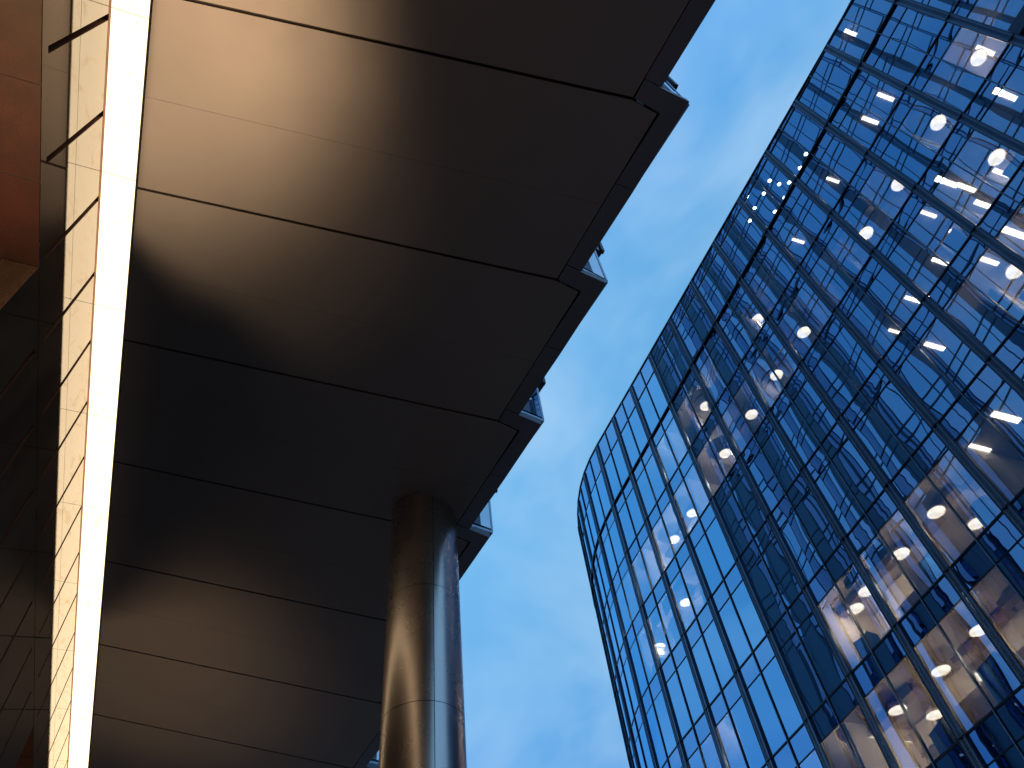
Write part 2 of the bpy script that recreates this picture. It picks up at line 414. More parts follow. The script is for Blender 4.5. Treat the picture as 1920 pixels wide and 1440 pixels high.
# edge trims
for k in KS:
    o = PIT * k
    gi = 0.0022
    ji, jo = (0.2888, 0.1300 + o), (0.3095, 0.1322 + o)
    nb = (0.2865, 0.1545 + o - 0.001); nc = (0.3188, 0.1583 + o); mi_, mo = (0.3052, 0.2512 + o), (0.3285, 0.2512 + o)
    oc = (0.3446, 0.1352 + o)
    e = 0.0006
    b = MB(); b.prism([S(ji[0], ji[1] + e), S(nb[0], nb[1]), S(nc[0] + 0.0012, nc[1]), S(mi_[0], mi_[1] - e / 2), S(mo[0], mo[1] - e / 2), S(*oc), S(jo[0] + 0.001, jo[1] + e)], 0.12, 'trim')
    b.obj('edge_trim', can, CO)
    ji2, jo2 = (0.2888, 0.1300 + o + PIT), (0.3095, 0.1322 + o + PIT)
    b = MB(); b.prism([S(mi_[0], mi_[1] + e / 2), S(ji2[0], ji2[1] - e), S(jo2[0], jo2[1] - e), S(mo[0], mo[1] + e / 2)], 0.12, 'trim')
    b.obj('edge_trim', can, CO)
b = MB()
for k in KS:
    o = PIT * k
    b.quad([S(XR, 0.135 + o, 0.006), S(0.300, 0.135 + o, 0.006), S(0.334, 0.150 + o, 0.006), S(0.300, 0.135 + o + PIT - 0.0003, 0.006), S(XR, 0.135 + o + PIT - 0.0003, 0.006)], 'backing')
pts = []
b.obj('backing_sheet', can, CO)

# ------------------------------------------------------------------ office block carried by the canopy (its bays peep over the sawtooth)
blk = empty('office_block', (-10, 10, 0)); tag(blk, 'glass office block with sawtooth bays rising above the bronze canopy', 'building')
BO = (10, -10, 0)
def bay_outline(k, tier):
    dx, dy = (0.0141, 0.0017) if tier else (0.0, 0.0)
    o = PIT * k
    return (0.3112 + dx, 0.1318 + o + dy), (0.3536 + dx, 0.1410 + o + dy), (0.3112 + dx, 0.1318 + PIT + o + dy)
YEND = 38.9 / K
kmax = int((YEND - 0.1318) / PIT)
# the four storeys high piers and floors of the block, as real geometry that the tower glass mirrors
facade_g, facade_m = MB(), MB()
ZT = 8.2
def wallq(mb, a, c, z0, z1, mt): mb.quad([P(a[0], a[1], z0), P(c[0], c[1], z0), P(c[0], c[1], z1), P(a[0], a[1], z1)], mt)
for k in range(-14, kmax + 1):
    n0, c0, n1 = bay_outline(k, 1)
    z = 0.9996
    wallq(facade_g, n0, c0, z, ZT, 'opp_glass')
    if k % 2 == 0:
        fr_ = 0.62 if k >= 8 else (0.30 if k > 2 else 0.12)
        cut = lerp(c0, n1, fr_)
        wallq(facade_m, c0, cut, z, ZT, 'opp_metal'); wallq(facade_g, cut, n1, z, ZT, 'opp_glass')
        lo_ = (c0[0] + 0.002, c0[1]); cu_ = lerp(c0, n1, 0.86); wallq(facade_m, lo_, (cu_[0] + 0.002, cu_[1]), z, 3.3, 'opp_metal')
    elif k >= kmax - 1: wallq(facade_m, c0, n1, z, ZT, 'opp_metal')
    else: wallq(facade_g, c0, n1, z, ZT, 'opp_glass')
    # mullions on the long face
    for t in (0.0, 0.5):
        p = lerp(c0, n1, t)
        facade_m.box(p[0] * K - 0.02, p[0] * K + 0.02, p[1] * K - 0.03, p[1] * K + 0.03, z * K + EYE, ZT * K + EYE, 'mullion')
    if k % 2 == 0:
        facade_m.box(3.0, 3.27, (n0[1]) * K - 1.15, (n0[1]) * K + 0.10, z * K + EYE, ZT * K + EYE, 'opp_metal')
zz = 3.32
while zz < ZT:
    for dz in (0.0, 0.085):
        for k in range(-14, kmax + 1):
            n0, c0, n1 = bay_outline(k, 1)
            a, c = (c0[0] + 0.003, c0[1]), (n1[0] + 0.003, n1[1])
            wallq(facade_m, a, c, zz + dz - 0.006, zz + dz + 0.006, 'mullion')
            facade_m.quad([P(*a, zz + dz - 0.006), P(*c0, zz + dz - 0.006), P(*n1, zz + dz - 0.006), P(*c, zz + dz - 0.006)], 'mullion')
    zz += 0.40
facade_g.obj('glass_facade', blk, BO); facade_m.obj('facade_frame', blk, BO)
b = MB(); b.box(-30, 3.0, -34, YEND * K + 0.2, 0.9996 * K + EYE + 0.9, ZT * K + EYE - 0.02, 'opp_metal'); b.obj('core', blk, BO)
b = MB()   # floor of tier two over the corner bays
for k in range(-14, kmax + 1):
    n0, c0, n1 = bay_outline(k, 1)
    b.prism([P(n0[0] - 0.09, n0[1], 0.9996), P(*n0, 0.9996), P(*c0, 0.9996), P(*n1, 0.9996), P(n1[0] - 0.09, n1[1], 0.9996)], 0.1, 'opp_metal')
b.obj('overhang', blk, BO)
for k in range(-3, 15):
    n0, c0, n1 = bay_outline(k, 0)
    cb = empty('corner_bay', (0, 0, 0)); cb.parent = blk; cb.location = BO
    # ledge
    b = MB(); b.prism([P(n0[0] - 0.02, n0[1] + 0.0006, 0.8925), P(n0[0], n0[1], 0.8925), P(c0[0], c0[1], 0.8992 - 0.004), P(n1[0], n1[1], 0.8925), P(n1[0] - 0.02, n1[1], 0.8925)], 0.05, 'ledge')
    b.obj('ledge', cb)
    # glass faces
    b = MB()
    wallq(b, lerp(n0, c0, 0.48), lerp(n0, c0, 0.93), 0.9032, 0.9995, 'corner_glass')
    wallq(b, c0, n1, 0.9000, 0.9995, 'corner_glass')
    b.obj('window', cb)
    b = MB()
    a, c = lerp(n0, c0, 0.93), c0
    b.prism([P(a[0], a[1] - 0.0006, 0.9000), P(c[0] + 0.0004, c[1] - 0.0006, 0.9000), P(c[0] + 0.0004, c[1] + 0.004, 0.9000), P(a[0], a[1] + 0.003, 0.9000)], 0.985, 'ledge'); b.obj('frame', cb)
    b = MB()
    a, c = lerp(n0, c0, -0.1), lerp(n0, c0, 0.47)
    wallq(b, (a[0], a[1] + 0.003), (c[0], c[1] + 0.003), 0.8992, 0.9995, 'opp_metal')
    z = 0.9035
    while z < 0.996:
        b.prism([P(a[0], a[1] - 0.0005, z), P(c[0], c[1] - 0.0005, z), P(c[0], c[1] + 0.0035, z + 0.0015), P(a[0], a[1] + 0.0035, z + 0.0015)], 0.012, 'ledge'); z += 0.0042
    b.obj('louvre', cb)

# ------------------------------------------------------------------ column
CX, CY, CR = 0.2368 * K, 0.8630 * K, 0.0518 * K
colm = empty('column', (CX, CY, 0)); tag(colm, 'round satin steel column holding up the bronze canopy', 'column')
zj = [-0.16, 0.010, 0.188, 0.366, 0.5435, 0.7215, 0.905]
def cyl(z0, z1, r, n=96, seam=None):
    b = MB(); ring = []
    for z in (z0, z1):
        ring.append([(r * math.cos(2 * math.pi * i / n), r * math.sin(2 * math.pi * i / n), z) for i in range(n + 1)])
    i0 = 0; b.v = ring[0] + ring[1]; s = b.slot('steel')
    for i in range(n):
        b.f.append((i, i + 1, n + 2 + i, n + 1 + i)); b.m.append(s)
    return b
for i in range(len(zj) - 1):
    z0 = max(0, zj[i] * K + EYE) + 0.004; z1 = zj[i + 1] * K + EYE - 0.004
    # the sheet is rolled: two half shells with an open joint facing the street
    b = MB(); n = 64; s = b.slot('steel')
    seam = math.atan2(-CY, -CX) + R_(15)
    ga = 0.008
    for h in (0, 1):
        st = seam + h * math.pi + ga; en = seam + (h + 1) * math.pi - ga; base = len(b.v)
        for z in (z0, z1):
            b.v += [(CR * math.cos(st + (en - st) * j / n), CR * math.sin(st + (en - st) * j / n), z) for j in range(n + 1)]
        for j in range(n):
            b.f.append((base + j, base + j + 1, base + n + 2 + j, base + n + 1 + j)); b.m.append(s)
    b.obj('steel_shell', colm, (0, 0, 0), smooth=True)
b = MB(); n = 48; s = b.slot('backing')
b.v = [((CR - 0.02) * math.cos(2 * math.pi * j / n), (CR - 0.02) * math.sin(2 * math.pi * j / n), z) for z in (0, 10.70) for j in range(n)]
for j in range(n): b.f.append((j, (j + 1) % n, n + (j + 1) % n, n + j)); b.m.append(s)
b.obj('core', colm, smooth=True)

# ------------------------------------------------------------------ glass tower
XF = 20.95
BAY = 2.855
def fz(h): return h / 2.0 + EYE          # drawing heights (eye = 0, half metres)
LV = [71.4, 63.2, 55.1, 47.05, 39.0, 31.0, 22.95, 14.9, 6.85]     # slab lines below the roof
THIN = 1.98
YC, RAD = 30.1, 18.0
def fac(s):
    """s = distance along the facade (= y on the straight part) -> point, tangent, outward normal"""
    if s <= YC: return Vector((XF, s, 0)), Vector((0, 1, 0)), Vector((-1, 0, 0))
    a = (s - YC) / RAD; a2 = min(a, math.pi / 2)
    c = Vector((XF + RAD, YC, 0))
    p = c + Vector((-RAD * math.cos(a2), RAD * math.sin(a2), 0))
    t = Vector((math.sin(a2), math.cos(a2), 0)); n = Vector((-math.cos(a2), math.sin(a2), 0))
    if a > a2: p = p + t * (RAD * (a - a2))
    return p, t, n
def roofz(s): return fz(80.0 + 0.158 * (min(s, 34) - 8)) if s > -20 else fz(76)
S0 = 7.27
kb = list(range(-5, 17))                  # fins, one per bay
def fs(k): return S0 + BAY * k
tower = empty('glass_tower', (XF + 12, 15, 0)); tag(tower, 'tall blue glass office tower with ribbed vertical fins and a rounded corner', 'building')
TO = Vector((-(XF + 12), -15, 0))
def frame_m(s, z):
    p, t, n = fac(s); mw = Matrix.Identity(4)
    for i in range(3): mw[i][0] = t[i]; mw[i][1] = n[i]; mw[i][2] = (0, 0, 1)[i]
    mw[0][3], mw[1][3], mw[2][3] = p.x + TO.x, p.y + TO.y, z
    return mw
def place(o, mw): o.parent = tower; o.matrix_local = mw

# panes are slightly pillowed, each a little differently
def pane_mesh(name, w, h, mt, seed, amp):
    rnd = random.Random(seed); nx, nz_ = 10, 18 if h > 2 else 8
    d = -amp * rnd.uniform(0.5, 1.4) * (1 if rnd.random() < 0.8 else -0.6); tx, tz = rnd.gauss(0, 0.0005), rnd.gauss(0, 0.0005)
    a1, a2, p1, p2 = rnd.gauss(0, 0.0002), rnd.gauss(0, 0.0002), rnd.uniform(0, 6), rnd.uniform(0, 6)
    sx, sz = rnd.uniform(-0.15, 0.15), rnd.uniform(-0.2, 0.2)
    b = MB(); s = b.slot(mt)
    for j in range(nz_ + 1):
        for i in range(nx + 1):
            u, v = 2 * i / nx - 1, 2 * j / nz_ - 1
            e = (1 - u * u) * (1 - v * v)
            f = d * (e ** 0.9) * (1 + sx * u + sz * v) + tx * u * w / 2 + tz * v * h / 2 + (a1 * math.sin(3.3 * u + p1) + a2 * math.sin(5.5 * v + p2)) * (1 - abs(u) ** 3) * (1 - abs(v) ** 3)
            b.v.append((u * w / 2, f, v * h / 2))
    for j in range(nz_):
        for i in range(nx):
            q = j * (nx + 1) + i
            b.f.append((q, q + nx + 1, q + nx + 2, q + 1)); b.m.append(s)
    me = bpy.data.meshes.new(name); me.from_pydata(b.v, [], b.f); me.materials.append(M[mt])
    me.polygons.foreach_set('use_smooth', [True] * len(b.f)); me.update(); return me
FW = 0.34                                   # fin width
half = BAY / 2
PW = half - FW / 2 - 0.03                   # pane width
vh = [(fz(78.9), fz(LV[0]))] + [(fz(LV[i] - THIN), fz(LV[i + 1])) for i in range(len(LV) - 1)]
sh = [(None, fz(78.9))] + [(fz(LV[i]), fz(LV[i] - THIN)) for i in range(len(LV))]
VM = [pane_mesh('window', PW, (LV[1] - LV[2] - THIN) / 2 - 0.02, 'glass', 100 + i, 0.0021) for i in range(14)]
SM = [pane_mesh('spandrel_pane', PW, THIN / 2 - 0.02, 'spandrel', 300 + i, 0.0011) for i in range(10)]
TM = [pane_mesh('window', PW, (78.9 - LV[0]) / 2 - 0.02, 'glass', 200 + i, 0.0019) for i in range(10)]
from mathutils import geometry
camp = Vector((0, 0, EYE))
def pix(v):
    d = Vector(v) - camp
    x = sum(RC[i][0] * d[i] for i in range(3)); y_ = sum(RC[i][1] * d[i] for i in range(3)); z_ = sum(RC[i][2] * d[i] for i in range(3))
    if z_ <= 0.1: return None
    return (960 + 1444.5 * x / z_, 720 + 1444.5 * y_ / z_)
def size_px(s, z, w, h):
    """share of the picture a pane covers: only used to choose which panes become single parts"""
    p, t, n = fac(s); q = []
    for a, c in ((-1, -1), (1, -1), (1, 1), (-1, 1)):
        r = pix((p.x + t.x * w / 2 * a, p.y + t.y * w / 2 * a, z + h / 2 * c))
        if r is None: return 0
        q.append((min(1920, max(0, r[0])), min(1440, max(0, r[1]))))
    if (p - Vector((0, 0, 0))).dot(n) > 0: return 0
    return abs(sum(q[i][0] * q[(i + 1) % 4][1] - q[(i + 1) % 4][0] * q[i][1] for i in range(4))) / 2
rnd = random.Random(11)
panes, spans = [], []
for k in kb[:-1]:
    for side in (0, 1):
        s = fs(k) + (FW / 2 + 0.005 + PW / 2 if side == 0 else half + 0.025 + PW / 2)
        for li, (zt, zb) in enumerate(vh):
            me = rnd.choice(TM if li == 0 else VM)
            panes.append((size_px(s, (zt + zb) / 2, PW, zt - zb), me, s, (zt + zb) / 2))
        for li, (zt, zb) in enumerate(sh):
            if li == 0: continue
            spans.append((size_px(s, (zt + zb) / 2, PW, zt - zb), rnd.choice(SM), s, (zt + zb) / 2))
def lay(items, name):
    items.sort(key=lambda r: -r[0])
    rest = []
    for i, (a, me, s, z) in enumerate(items):
        mw = frame_m(s, z)
        if rnd.random() < 0.5: mw = mw @ Matrix.Diagonal((1, 1, -1, 1)) if False else mw
        if i < 100 and a > 0:
            o = bpy.data.objects.new(name, me); COL.objects.link(o); place(o, mw)
        else: rest.append((me, mw))
    V, F = [], []
    for me, mw in rest:
        i0 = len(V); V += [tuple(mw @ v.co) for v in me.vertices]; F += [tuple(i0 + j for j in p.vertices) for p in me.polygons]
    me2 = bpy.data.meshes.new(name); me2.from_pydata(V, [], F); me2.materials.append(items[0][1].materials[0])
    me2.polygons.foreach_set('use_smooth', [True] * len(F)); me2.update()
    o = bpy.data.objects.new(name, me2); COL.objects.link(o); o.parent = tower; o['kind'] = 'stuff'
lay(panes, 'window'); lay(spans, 'spandrel_pane')

def fbox(b, s, x0, x1, y0, y1, z0, z1, mt):
    """box in the facade's own frame: x along it, y out of it"""
    p, t, n = fac(s); i = len(b.v); sl = b.slot(mt)
    for z in (z0, z1):
        for yy in (y0, y1):
            for xx in (x0, x1):
                q = p + t * xx + n * yy; b.v.append((q.x, q.y, z))
    for a in ((0, 2, 3, 1), (4, 5, 7, 6), (0, 1, 5, 4), (2, 6, 7, 3), (0, 4, 6, 2), (1, 3, 7, 5)):
        b.f.append(tuple(i + c for c in a)); b.m.append(sl)
ZLOW = fz(LV[-1]) - 1.0
# ribbed fins
for k in kb:
    s = fs(k); top = roofz(s) - 0.05; b = MB(); w = FW / 2
    segs = [top] + [fz(l) for l in LV]
    for i in range(len(segs) - 1):
        zt, zb = segs[i] - 0.02, segs[i + 1] + 0.02
        fbox(b, s, -w, -w + 0.030, 0.0, 0.10, zb, zt, 'fin_dark'); fbox(b, s, w - 0.030, w, 0.0, 0.10, zb, zt, 'fin_dark')
        fbox(b, s, -w + 0.031, -w + 0.10, 0.0, 0.075, zb, zt, 'fin'); fbox(b, s, w - 0.10, w - 0.031, 0.0, 0.075, zb, zt, 'fin')
        fbox(b, s, -w + 0.10, w - 0.10, -0.03, -0.01, zb, zt, 'fin_dark')
        if k <= 8:
            z = zb + 0.03; pz = 0.066
            while z < zt - 0.05:
                fbox(b, s, -w + 0.10, w - 0.10, -0.01, 0.045, z, z + 0.034, 'fin'); z += pz
        else: fbox(b, s, -w + 0.10, w - 0.10, -0.01, 0.03, zb, zt, 'fin')
        fbox(b, s, -w, w, 0.0, 0.11, segs[i + 1] - 0.018, segs[i + 1] + 0.018, 'fin_dark')
    b.obj('ribbed_fin', tower, TO)
for k in kb[:-1]:
    s = fs(k) + half; b = MB()
    fbox(b, s, -0.02, 0.02, -0.06, 0.055, ZLOW, roofz(s) - 0.05, 'mullion'); fbox(b, s, -0.012, 0.012, 0.0552, 0.075, ZLOW, roofz(s) - 0.06, 'fin')
    b.obj('mullion', tower, TO)
def run(b, z0, z1, y0, y1, mt, sa=None, sb=None):
    for k in kb[:-1]:
        for h_ in (0, 1):
            s0, s1 = fs(k) + (0 if h_ == 0 else half), fs(k) + (half if h_ == 0 else BAY)
            pa, ta, na = fac(s0); pb, tb, nb = fac(s1); i = len(b.v); sl = b.slot(mt)
            for z in (z0, z1):
                for yy in (y0, y1):
                    for (p, n) in ((pa, na), (pb, nb)):
                        q = p + n * yy; b.v.append((q.x, q.y, z if not callable(z) else z(s0)))
            for a in ((0, 2, 3, 1), (4, 5, 7, 6), (0, 1, 5, 4), (2, 6, 7, 3), (0, 4, 6, 2), (1, 3, 7, 5)):
                b.f.append(tuple(i + c for c in a)); b.m.append(sl)
for i, l in enumerate(LV):
    b = MB()
    if i == 0: run(b, fz(l) - 0.038, fz(l) + 0.038, -0.02, 0.11, 'mullion')
    else: run(b, fz(l) - 0.029, fz(l) + 0.029, -0.02, 0.045, 'mullion')
    b.obj('transom', tower, TO)
    b = MB(); run(b, fz(l - THIN) - 0.017, fz(l - THIN) + 0.017, -0.02, 0.03, 'mullion'); b.obj('transom', tower, TO)
b = MB(); run(b, fz(78.9) - 0.03, fz(78.9) + 0.03, -0.02, 0.045, 'mullion'); b.obj('transom', tower, TO)
# sloping parapet above the top windows
b = MB(); cap = MB()
for k in kb[:-1]:
    for h_ in (0, 1):
        s0, s1 = fs(k) + (0 if h_ == 0 else half), fs(k) + (half if h_ == 0 else BAY)
        pa, ta, na = fac(s0); pb, tb, nb = fac(s1)
        za, zb_ = roofz(s0), roofz(s1); zl = fz(78.9) + 0.03
        b.quad([(pa.x, pa.y, zl), (pb.x, pb.y, zl), (pb.x, pb.y, zb_), (pa.x, pa.y, za)], 'spandrel')
        qa, qb = pa - na * 0.4 + na * 0.46, pb - nb * 0.4 + nb * 0.46; ra, rb_ = pa - na * 0.4, pb - nb * 0.4
        i = len(cap.v); sl = cap.slot('mullion')
        cap.v += [(qa.x, qa.y, za), (qb.x, qb.y, zb_), (rb_.x, rb_.y, zb_), (ra.x, ra.y, za), (qa.x, qa.y, za + 0.08), (qb.x, qb.y, zb_ + 0.08), (rb_.x, rb_.y, zb_ + 0.08), (ra.x, ra.y, za + 0.08)]
        for a in ((0, 1, 2, 3), (4, 7, 6, 5), (0, 4, 5, 1), (2, 6, 7, 3)): cap.f.append(tuple(i + c for c in a)); cap.m.append(sl)
b.obj('parapet', tower, TO); cap.obj('parapet_cap', tower, TO)
# dark blind band at the nearest bay, third slab line
b = MB(); fbox(b, fs(-3), -BAY + 0.2, -FW / 2 - 0.01, 0.02, 0.13, fz(LV[2]) - 0.3, fz(LV[2]) + 0.35, 'fin_dark'); b.obj('vent_panel', tower, TO)

# ---- inside: floors, ceilings, walls
DEP = 9.0
lit = {}
def strip_poly(b, z, d0, d1, mt, thick=0.0):
    for k in kb[:-1]:
        s0, s1 = fs(k), fs(k) + BAY
        pa, ta, na = fac(s0); pb, tb, nb = fac(s1)
        q = [pa - na * d0, pb - nb * d0, pb - nb * d1, pa - na * d1]
        b.quad([(v.x, v.y, z) for v in q], mt)
for i, l in enumerate([80.0] + LV):
    fl = fz(l) - (0.3 if i == 0 else 0.0)
    b = MB()
    if i > 0: strip_poly(b, fl + 0.02, 0.10, DEP, 'slab')
    cz = fz(78.9) + 0.05 if i == 0 else fl - THIN / 2 + 0.04
    strip_poly(b, cz, 0.10, DEP, 'ceiling')
    if i == 0: strip_poly(b, fl, 0.3, DEP, 'slab')
    b.obj('floor_slab', tower, TO)
b = MB()
for k in kb[:-1]:
    pa, ta, na = fac(fs(k)); pb, tb, nb = fac(fs(k) + BAY)
    a, c = pa - na * (DEP - 0.01), pb - nb * (DEP - 0.01)
    b.quad([(a.x, a.y, 0), (c.x, c.y, 0), (c.x, c.y, fz(79.5)), (a.x, a.y, fz(79.5))], 'core_wall')
b.obj('core_wall', tower, TO)
def cell_of(px):
    """which window bay and floor a picture point falls in"""
    d = (px[0] - 960, px[1] - 720, 1444.5); w = [sum(RC[i][j] * d[j] for j in range(3)) for i in range(3)]
    t = XF / w[0]; s = w[1] * t; z = w[2] * t + EYE
    return w, s, z
floors = []     # (top of window, slab) pairs
for (zt, zb) in vh: floors.append((zt, zb))
def floor_idx(z):
    for i, (zt, zb) in enumerate(floors):
        up = zt if i == 0 else zt + 1.2
        if zb - 0.1 <= z <= up: return i
    return None
ORD = ['top', 'second', 'third', 'fourth', 'fifth', 'sixth', 'seventh', 'eighth', 'ninth']
BAYN = {}
def bay_name(s):
    k = int(math.floor((s - fs(8)) / BAY)); k = -k
    names = ['first', 'second', 'third', 'fourth', 'fifth', 'sixth', 'seventh', 'eighth', 'ninth', 'tenth', 'eleventh', 'twelfth', 'thirteenth']
    return 'curved corner' if k < 0 else names[min(k, 12)]
LIT = set()
lamps_px = [(1835,108),(1759,230),(1869,295),(1685,345),(1624,437),(1903,507),(1421,598),(1507,623),(1456,703),(1323,761),(1409,777),(1360,850),(1278,832),(1298,962),(1264,1011),(1227,1061),(1286,1129),(1236,1212),(1755,960),(1831,981),(1689,1038),(1604,1141),(1625,1108),(1764,1257),(1838,1267),(1836,1181),(1910,1193),(1626,1390),(1694,1398),(1683,1331),(1753,1340),(1405,1367),(1463,1377)]
bars_px = [(1661,182,1),(1632,226,1),(1592,60,1),(1776,342,1.1),(1847,385,1.1),(1905,438,1.2),(1886,178,1.1),(1497,452,.8),(1562,338,.8),(1855,490,.9),(1887,783,1.3),(1838,841,1),(1701,443,1.1),(1812,352,1),(1880,325,1),(1742,402,.8),(1790,436,.8),(1763,491,.9),(1712,562,.9),(1678,622,.7),(1753,650,1),(1848,95,1),(1792,410,.8),(1735,556,.7)]
spots_px = [(1438,299),(1453,315),(1511,289),(1500,315),(1443,339),(1426,331),(1480,342),(1424,366),(1432,363),(1415,390),(1453,397),(1471,371),(1403,369),(1398,415),(1406,414),(1443,288),(1491,335),(1461,345),(1397,545),(1366,563)]

# pendant lamp prototype: disc, shade, wire
def lathe(profile, mt, n=32, cap=None):
    b = MB(); s = b.slot(mt)
    for (r, z) in profile: b.v += [(r * math.cos(2 * math.pi * i / n), r * math.sin(2 * math.pi * i / n), z) for i in range(n)]
    for j in range(len(profile) - 1):
        for i in range(n): b.f.append((j * n + i, j * n + (i + 1) % n, (j + 1) * n + (i + 1) % n, (j + 1) * n + i)); b.m.append(s)
    if cap is not None:
        b.f.append(tuple(cap * n + i for i in range(n))); b.m.append(s)
    return b
disc_b = lathe([(0.31, 0.0)], 'lamp', cap=0)
shade_b = lathe([(0.335, -0.02), (0.34, 0.02), (0.29, 0.10), (0.17, 0.19), (0.06, 0.25), (0.03, 0.33)], 'shade')
wire_b = lathe([(0.008, 0.33), (0.008, 0.62)], 'wire', n=6)
pl = bpy.data.lights.new('lamp_glow', 'POINT'); pl.energy = 45.0; pl2 = pl.copy(); pl2.energy = 11.0; pl3 = pl.copy(); pl3.energy = 80.0; pl3.color = (1.0, 0.88, 0.74); pl.color = (1.0, 0.80, 0.56); pl.shadow_soft_size = 0.25
proto = None
cells = {}
def add_lamp(px):
    global proto
    w, s, z = cell_of(px); fi = floor_idx(z)
    if fi is None: return
    zt, zb = floors[fi]
    ztop = zt - 0.30
    best = None
    for dx in [0.7 + 0.1 * i for i in range(60)]:
        t = (XF + dx) / w[0]; zz_ = w[2] * t + EYE
        if zz_ > zt - 0.42: break
        best = (XF + dx, w[1] * t, zz_)
    if best is None: t = (XF + 0.6) / w[0]; best = (XF + 0.6, w[1] * t, w[2] * t + EYE)
    if best[2] < zt - 1.5: pass
    return fi, s, best
lamp_rows = []
for px in lamps_px:
    r = add_lamp(px)
    if r: lamp_rows.append((px,) + r)
groups = {}
for px, fi, s, p in lamp_rows: groups.setdefault((fi, bay_name(s)), []).append((px, s, p))
for (fi, bn), rows in groups.items():
    rows.sort(key=lambda r: r[0][0])
    for j, (px, s, p) in enumerate(rows):
        if proto is None:
            lm = empty('pendant_lamp', p); d_ = disc_b.obj('lamp_disc', lm); s_ = shade_b.obj('lamp_shade', lm, smooth=True); w_ = wire_b.obj('cable', lm)
            lg = bpy.data.objects.new('lamp_glow', pl); COL.objects.link(lg); lg.parent = lm; lg.location = (0, 0, -0.32)
            proto = (lm, [d_, s_, w_, lg])
        else:
            lm = proto[0].copy(); COL.objects.link(lm); lm.location = p
            for c in proto[1]:
                cc = c.copy(); COL.objects.link(cc); cc.parent = lm
                if cc.type == 'LIGHT': cc.data = pl2 if (fi < 4 and s < 18) else (pl if s < 18 else pl3)
        where = f'{bn} bay from the curved corner' if bn != 'curved corner' else 'in the curved corner'
        pos = '' if len(rows) == 1 else (' left' if j == 0 else (' right' if j == len(rows) - 1 else ' middle'))
        flr = f'{ORD[fi]} floor'
        tag(lm, f'{pos.strip() + " " if pos else ""}round pendant lamp, {flr} down, {where}', 'lamp', 'round pendant lamps inside the glass tower')
        LIT.add((fi, math.floor((s - S0) / half)))
bar_rows = []
for (x, y_, sc) in bars_px:
    w, s, z = cell_of((x, y_)); fi = floor_idx(z)
    if fi is None: continue
    cz = (fz(78.9) if fi == 0 else floors[fi][0]) - 0.03
    if fi > 0: cz = floors[fi][0] + 0.0
    t = (cz - EYE) / w[2]; p = (w[0] * t, w[1] * t, cz)
    if p[0] < XF + 0.3 or p[0] > XF + 7: t = (XF + 1.2) / w[0]; p = (XF + 1.2, w[1] * t, w[2] * t + EYE)
    bar_rows.append(((x, y_), fi, s, p, sc))
groups = {}
for r in bar_rows: groups.setdefault((r[1], bay_name(r[2])), []).append(r)
bb = MB(); bb.box(-0.52, 0.52, -0.10, 0.10, 0.0, 0.03, 'tube'); hb = MB(); hb.box(-0.56, 0.56, -0.13, 0.13, 0.031, 0.09, 'shade')
bproto = None
blt = bpy.data.lights.new('light_glow', 'POINT'); blt.energy = 0.8; blt.color = (1.0, 0.86, 0.66); blt.shadow_soft_size = 0.2
for (fi, bn), rows in groups.items():
    rows.sort(key=lambda r: r[0][0])
    for j, (px, f_, s, p, sc) in enumerate(rows):
        if bproto is None:
            lm = empty('ceiling_light', p); t_ = bb.obj('tube', lm); h_ = hb.obj('housing', lm); lg = bpy.data.objects.new('light_glow', blt); COL.objects.link(lg); lg.parent = lm; lg.location = (0, 0, -0.3)
            bproto = (lm, [t_, h_, lg])
        else:
            lm = bproto[0].copy(); COL.objects.link(lm); lm.location = p
            for c in bproto[1]:
                cc = c.copy(); COL.objects.link(cc); cc.parent = lm
        lm.rotation_euler = (0, 0, 0); lm.scale = (sc * 0.85, sc * 0.85, 1)
        where = f'{bn} bay from the curved corner' if bn != 'curved corner' else 'in the curved corner'
        pos = '' if len(rows) == 1 else (' left' if j == 0 else (' right' if j == len(rows) - 1 else f' {["", "second", "third", "fourth", "fifth"][j]}'))
        flr = f'{ORD[fi]} floor'
        tag(lm, f'{pos.strip() + " " if pos else ""}bright ceiling light, {flr} down, {where}', 'ceiling light', 'rectangular ceiling lights inside the glass tower')
sb_ = lathe([(0.11, 0.0)], 'spot', n=12, cap=0); sh_ = lathe([(0.12, -0.01), (0.12, 0.12), (0.03, 0.14)], 'wire', n=12)  # emissive discs set where small bright points stand in the tower
sproto = None
for j, px in enumerate(sorted(spots_px)):
    w, s, z = cell_of(px); fi = floor_idx(z)
    if fi is None: fi = 0
    t = (XF + 0.7) / w[0]; p = (XF + 0.7, w[1] * t, w[2] * t + EYE)
    if sproto is None:
        lm = empty('sparkle', p); a_ = sb_.obj('lens', lm); c_ = sh_.obj('housing', lm); sproto = (lm, [a_, c_])
    else:
        lm = sproto[0].copy(); COL.objects.link(lm); lm.location = p
        for c in sproto[1]:
            cc = c.copy(); COL.objects.link(cc); cc.parent = lm
    tag(lm, 'tiny cool white spotlight in the cluster of sparkles on the top floors', 'sparkle', 'small bright discs under the tower roof')

